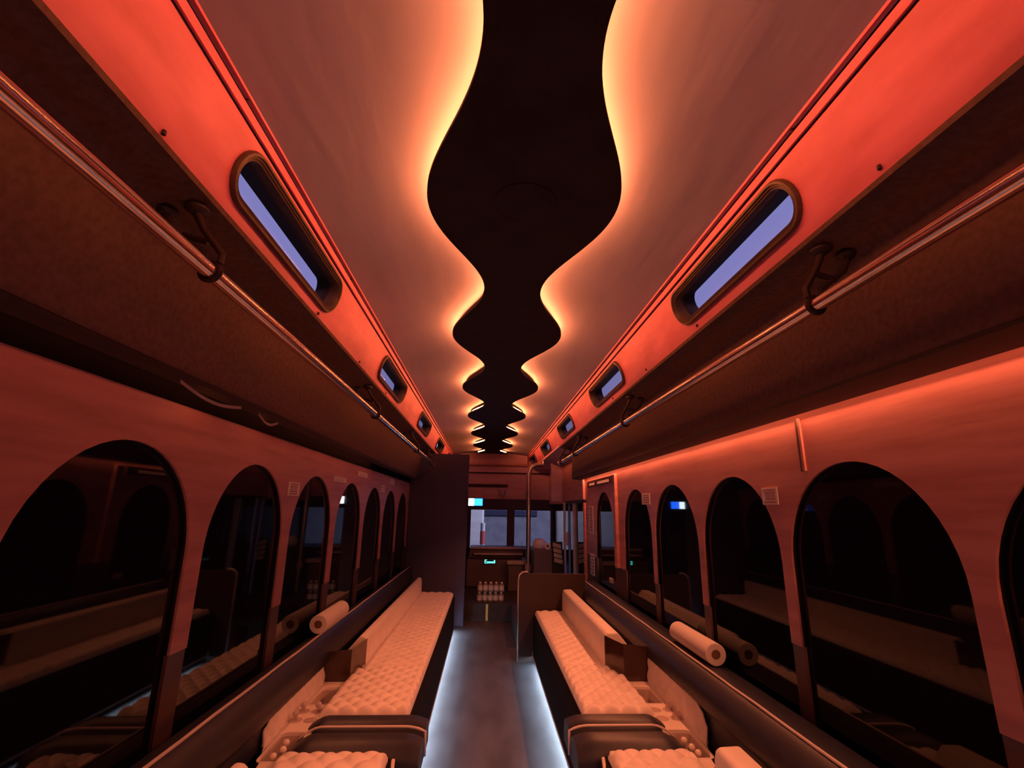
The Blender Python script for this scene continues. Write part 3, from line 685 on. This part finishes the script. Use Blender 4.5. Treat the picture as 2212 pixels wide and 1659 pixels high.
# front door in the right side
dr = struct(thing('door_1', 'x', 'x', (1.06, 6.4, .2))); del dr['label'], dr['category']
mb = MB(); mb.box(1.03, 1.09, 5.66, 5.74, 0, 1.47); mb.build('post', M['wood'], dr, bevel=.006)
mb = MB(); mb.box(1.07, 1.075, 5.74, 6.98, .25, 1.45); mb.build('pane', M['tint'], dr)
mb = MB(); mb.box(1.045, 1.08, 6.40, 6.52, .2, 1.45); mb.build('stile', M['trailer'], dr, bevel=.006)
mb = MB(); mb.box(1.03, 1.09, 5.66, 7.2, 1.44, 1.475); mb.build('rail', M['valance'], dr)
mb = MB(); mb.box(1.055, 1.13, 5.62, 7.2, 0, .25); mb.build('sill', M['dark'], dr)
mb = MB(); mb.tube([(1.035, 7.12, .21), (1.035, 7.12, 1.47)], .018, 12); mb.tube([(1.0, 6.86, .50), (1.0, 6.86, 1.46)], .010, 10); mb.build('grab_bar', M['cream'], dr, True, angle=.9)
mb = MB(); mb.box(1.02, 1.05, 5.66, 7.2, 1.475, 2.10); struct(mb.build('wall_door_header', M['wood']))
mb = MB(); mb.box(.86, 1.05, 7.2, 7.23, 1.475, 2.10); struct(mb.build('wall_door_return', M['header']))
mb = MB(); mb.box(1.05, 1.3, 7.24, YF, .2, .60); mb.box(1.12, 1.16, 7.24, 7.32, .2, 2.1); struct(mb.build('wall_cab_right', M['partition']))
WIN += 1; mb = MB(); mb.box(1.13, 1.136, 7.3, 8.96, .6, 1.45); struct(mb.build('window_%d' % WIN, M['tint']))
mb = MB(); mb.box(1.05, 1.3, 7.24, YF, 1.45, 2.45); mb.box(.75, 1.05, 5.66, YF, 2.07, 2.12); struct(mb.build('ceiling_cab', M['header']))
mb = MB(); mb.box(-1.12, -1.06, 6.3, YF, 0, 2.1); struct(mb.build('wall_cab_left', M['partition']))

# water bottles on the platform
def water(x, y, z, label, group):
    t = thing('water_bottle', label, 'bottle', (x, y, z), group)
    mb = MB(); mb.lathe([(0, 0), (.030, 0), (.033, .006), (.033, .020), (.0325, .022), (.0325, .070), (.033, .071), (.032, .078), (.020, .094), (.012, .100), (.012, .104)], (x, y, z), 18); mb.build('body', M['plastic'], t, True, angle=.9)
    mb = MB(); mb.lathe([(.0335, .020), (.0338, .046), (.0335, .072)], (x, y, z), 18); mb.build('label', M['label'], t, True, angle=.9)
    mb = MB(); mb.lathe([(.0135, .101), (.014, .116), (.012, .118), (0, .118)], (x, y, z), 14); mb.build('cap', M['cap'], t, True, angle=.9)
    return t
pu = pl = None
for k in range(5):
    for lay in (0, 1):
        x = -.138 + .070 * k + (.006 if lay else 0); z = .201 + .119 * lay; y = 6.76
        lb = 'small labelled water bottle in the %s row of the stack on the dark platform' % ('upper' if lay else 'lower'); g = 'water bottles in the %s row' % ('upper' if lay else 'lower')
        if lay and pu: copy_tree(pu, (x, y, z))
        elif not lay and pl: copy_tree(pl, (x, y, z))
        else:
            o = water(x, y, z, lb, g)
            if lay: pu = o
            else: pl = o

# ------------------------------------------------------------------ outside, seen through the windscreen
mb = MB(); mb.box(-60, 60, -40, 80, -.75, -.70); struct(mb.build('ground', M['asphalt']))
mb = MB(); mb.box(-4.2, -.13, 16, 22, -.3, 3.4); t = thing('parked_trailer', 'white parked trailer outside beyond the left windscreen pane', 'trailer', (-2.2, 17, -.7)); mb.build('body', M['trailer'], t, bevel=.05)
for y in (17.2, 20.5):
    for x in (-3.9, -.4):
        mb = MB(); mb.lathe([(0, -.12), (.30, -.12), (.40, -.10), (.40, .10), (.30, .12), (0, .12)], (x, y, -.30), 20, 'x'); mb.build('wheel', M['black'], t, True, angle=.7)
mb = MB(); mb.tube([(-.16, 15.2, -.7), (-.15, 15.2, .95)], .07, 12); t = thing('striped_post', 'red and white post outside beside the trailer', 'post', (-.16, 15.2, -.7)); mb.build('shaft', M['trailer'], t, True, angle=.9)
mb = MB(); mb.tube([(-.154, 15.2, .35), (-.152, 15.2, .72)], .074, 12); mb.build('band', M['redpaint'], t, True, angle=.9)
t = thing('warehouse', 'low grey building outside across the dark lot', 'building', (6, 30, -.7))
mb = MB(); mb.box(-12, 22, 30, 40, -.7, 4.6); mb.build('wall', M['block'], t)
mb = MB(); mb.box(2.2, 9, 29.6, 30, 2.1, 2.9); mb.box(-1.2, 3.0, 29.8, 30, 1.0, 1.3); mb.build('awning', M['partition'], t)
L_ = bpy.data.lights.new('lot_lamp', 'SPOT'); L_.energy = 5000; L_.color = (.86, .88, 1.0); L_.spot_size = 2.2; L_.shadow_soft_size = .3
lo = bpy.data.objects.new('lot_lamp', L_); COL.objects.link(lo); lo.location = (3.0, 14.0, 6.5); lo.rotation_euler = (math.radians(62), 0, math.radians(4))
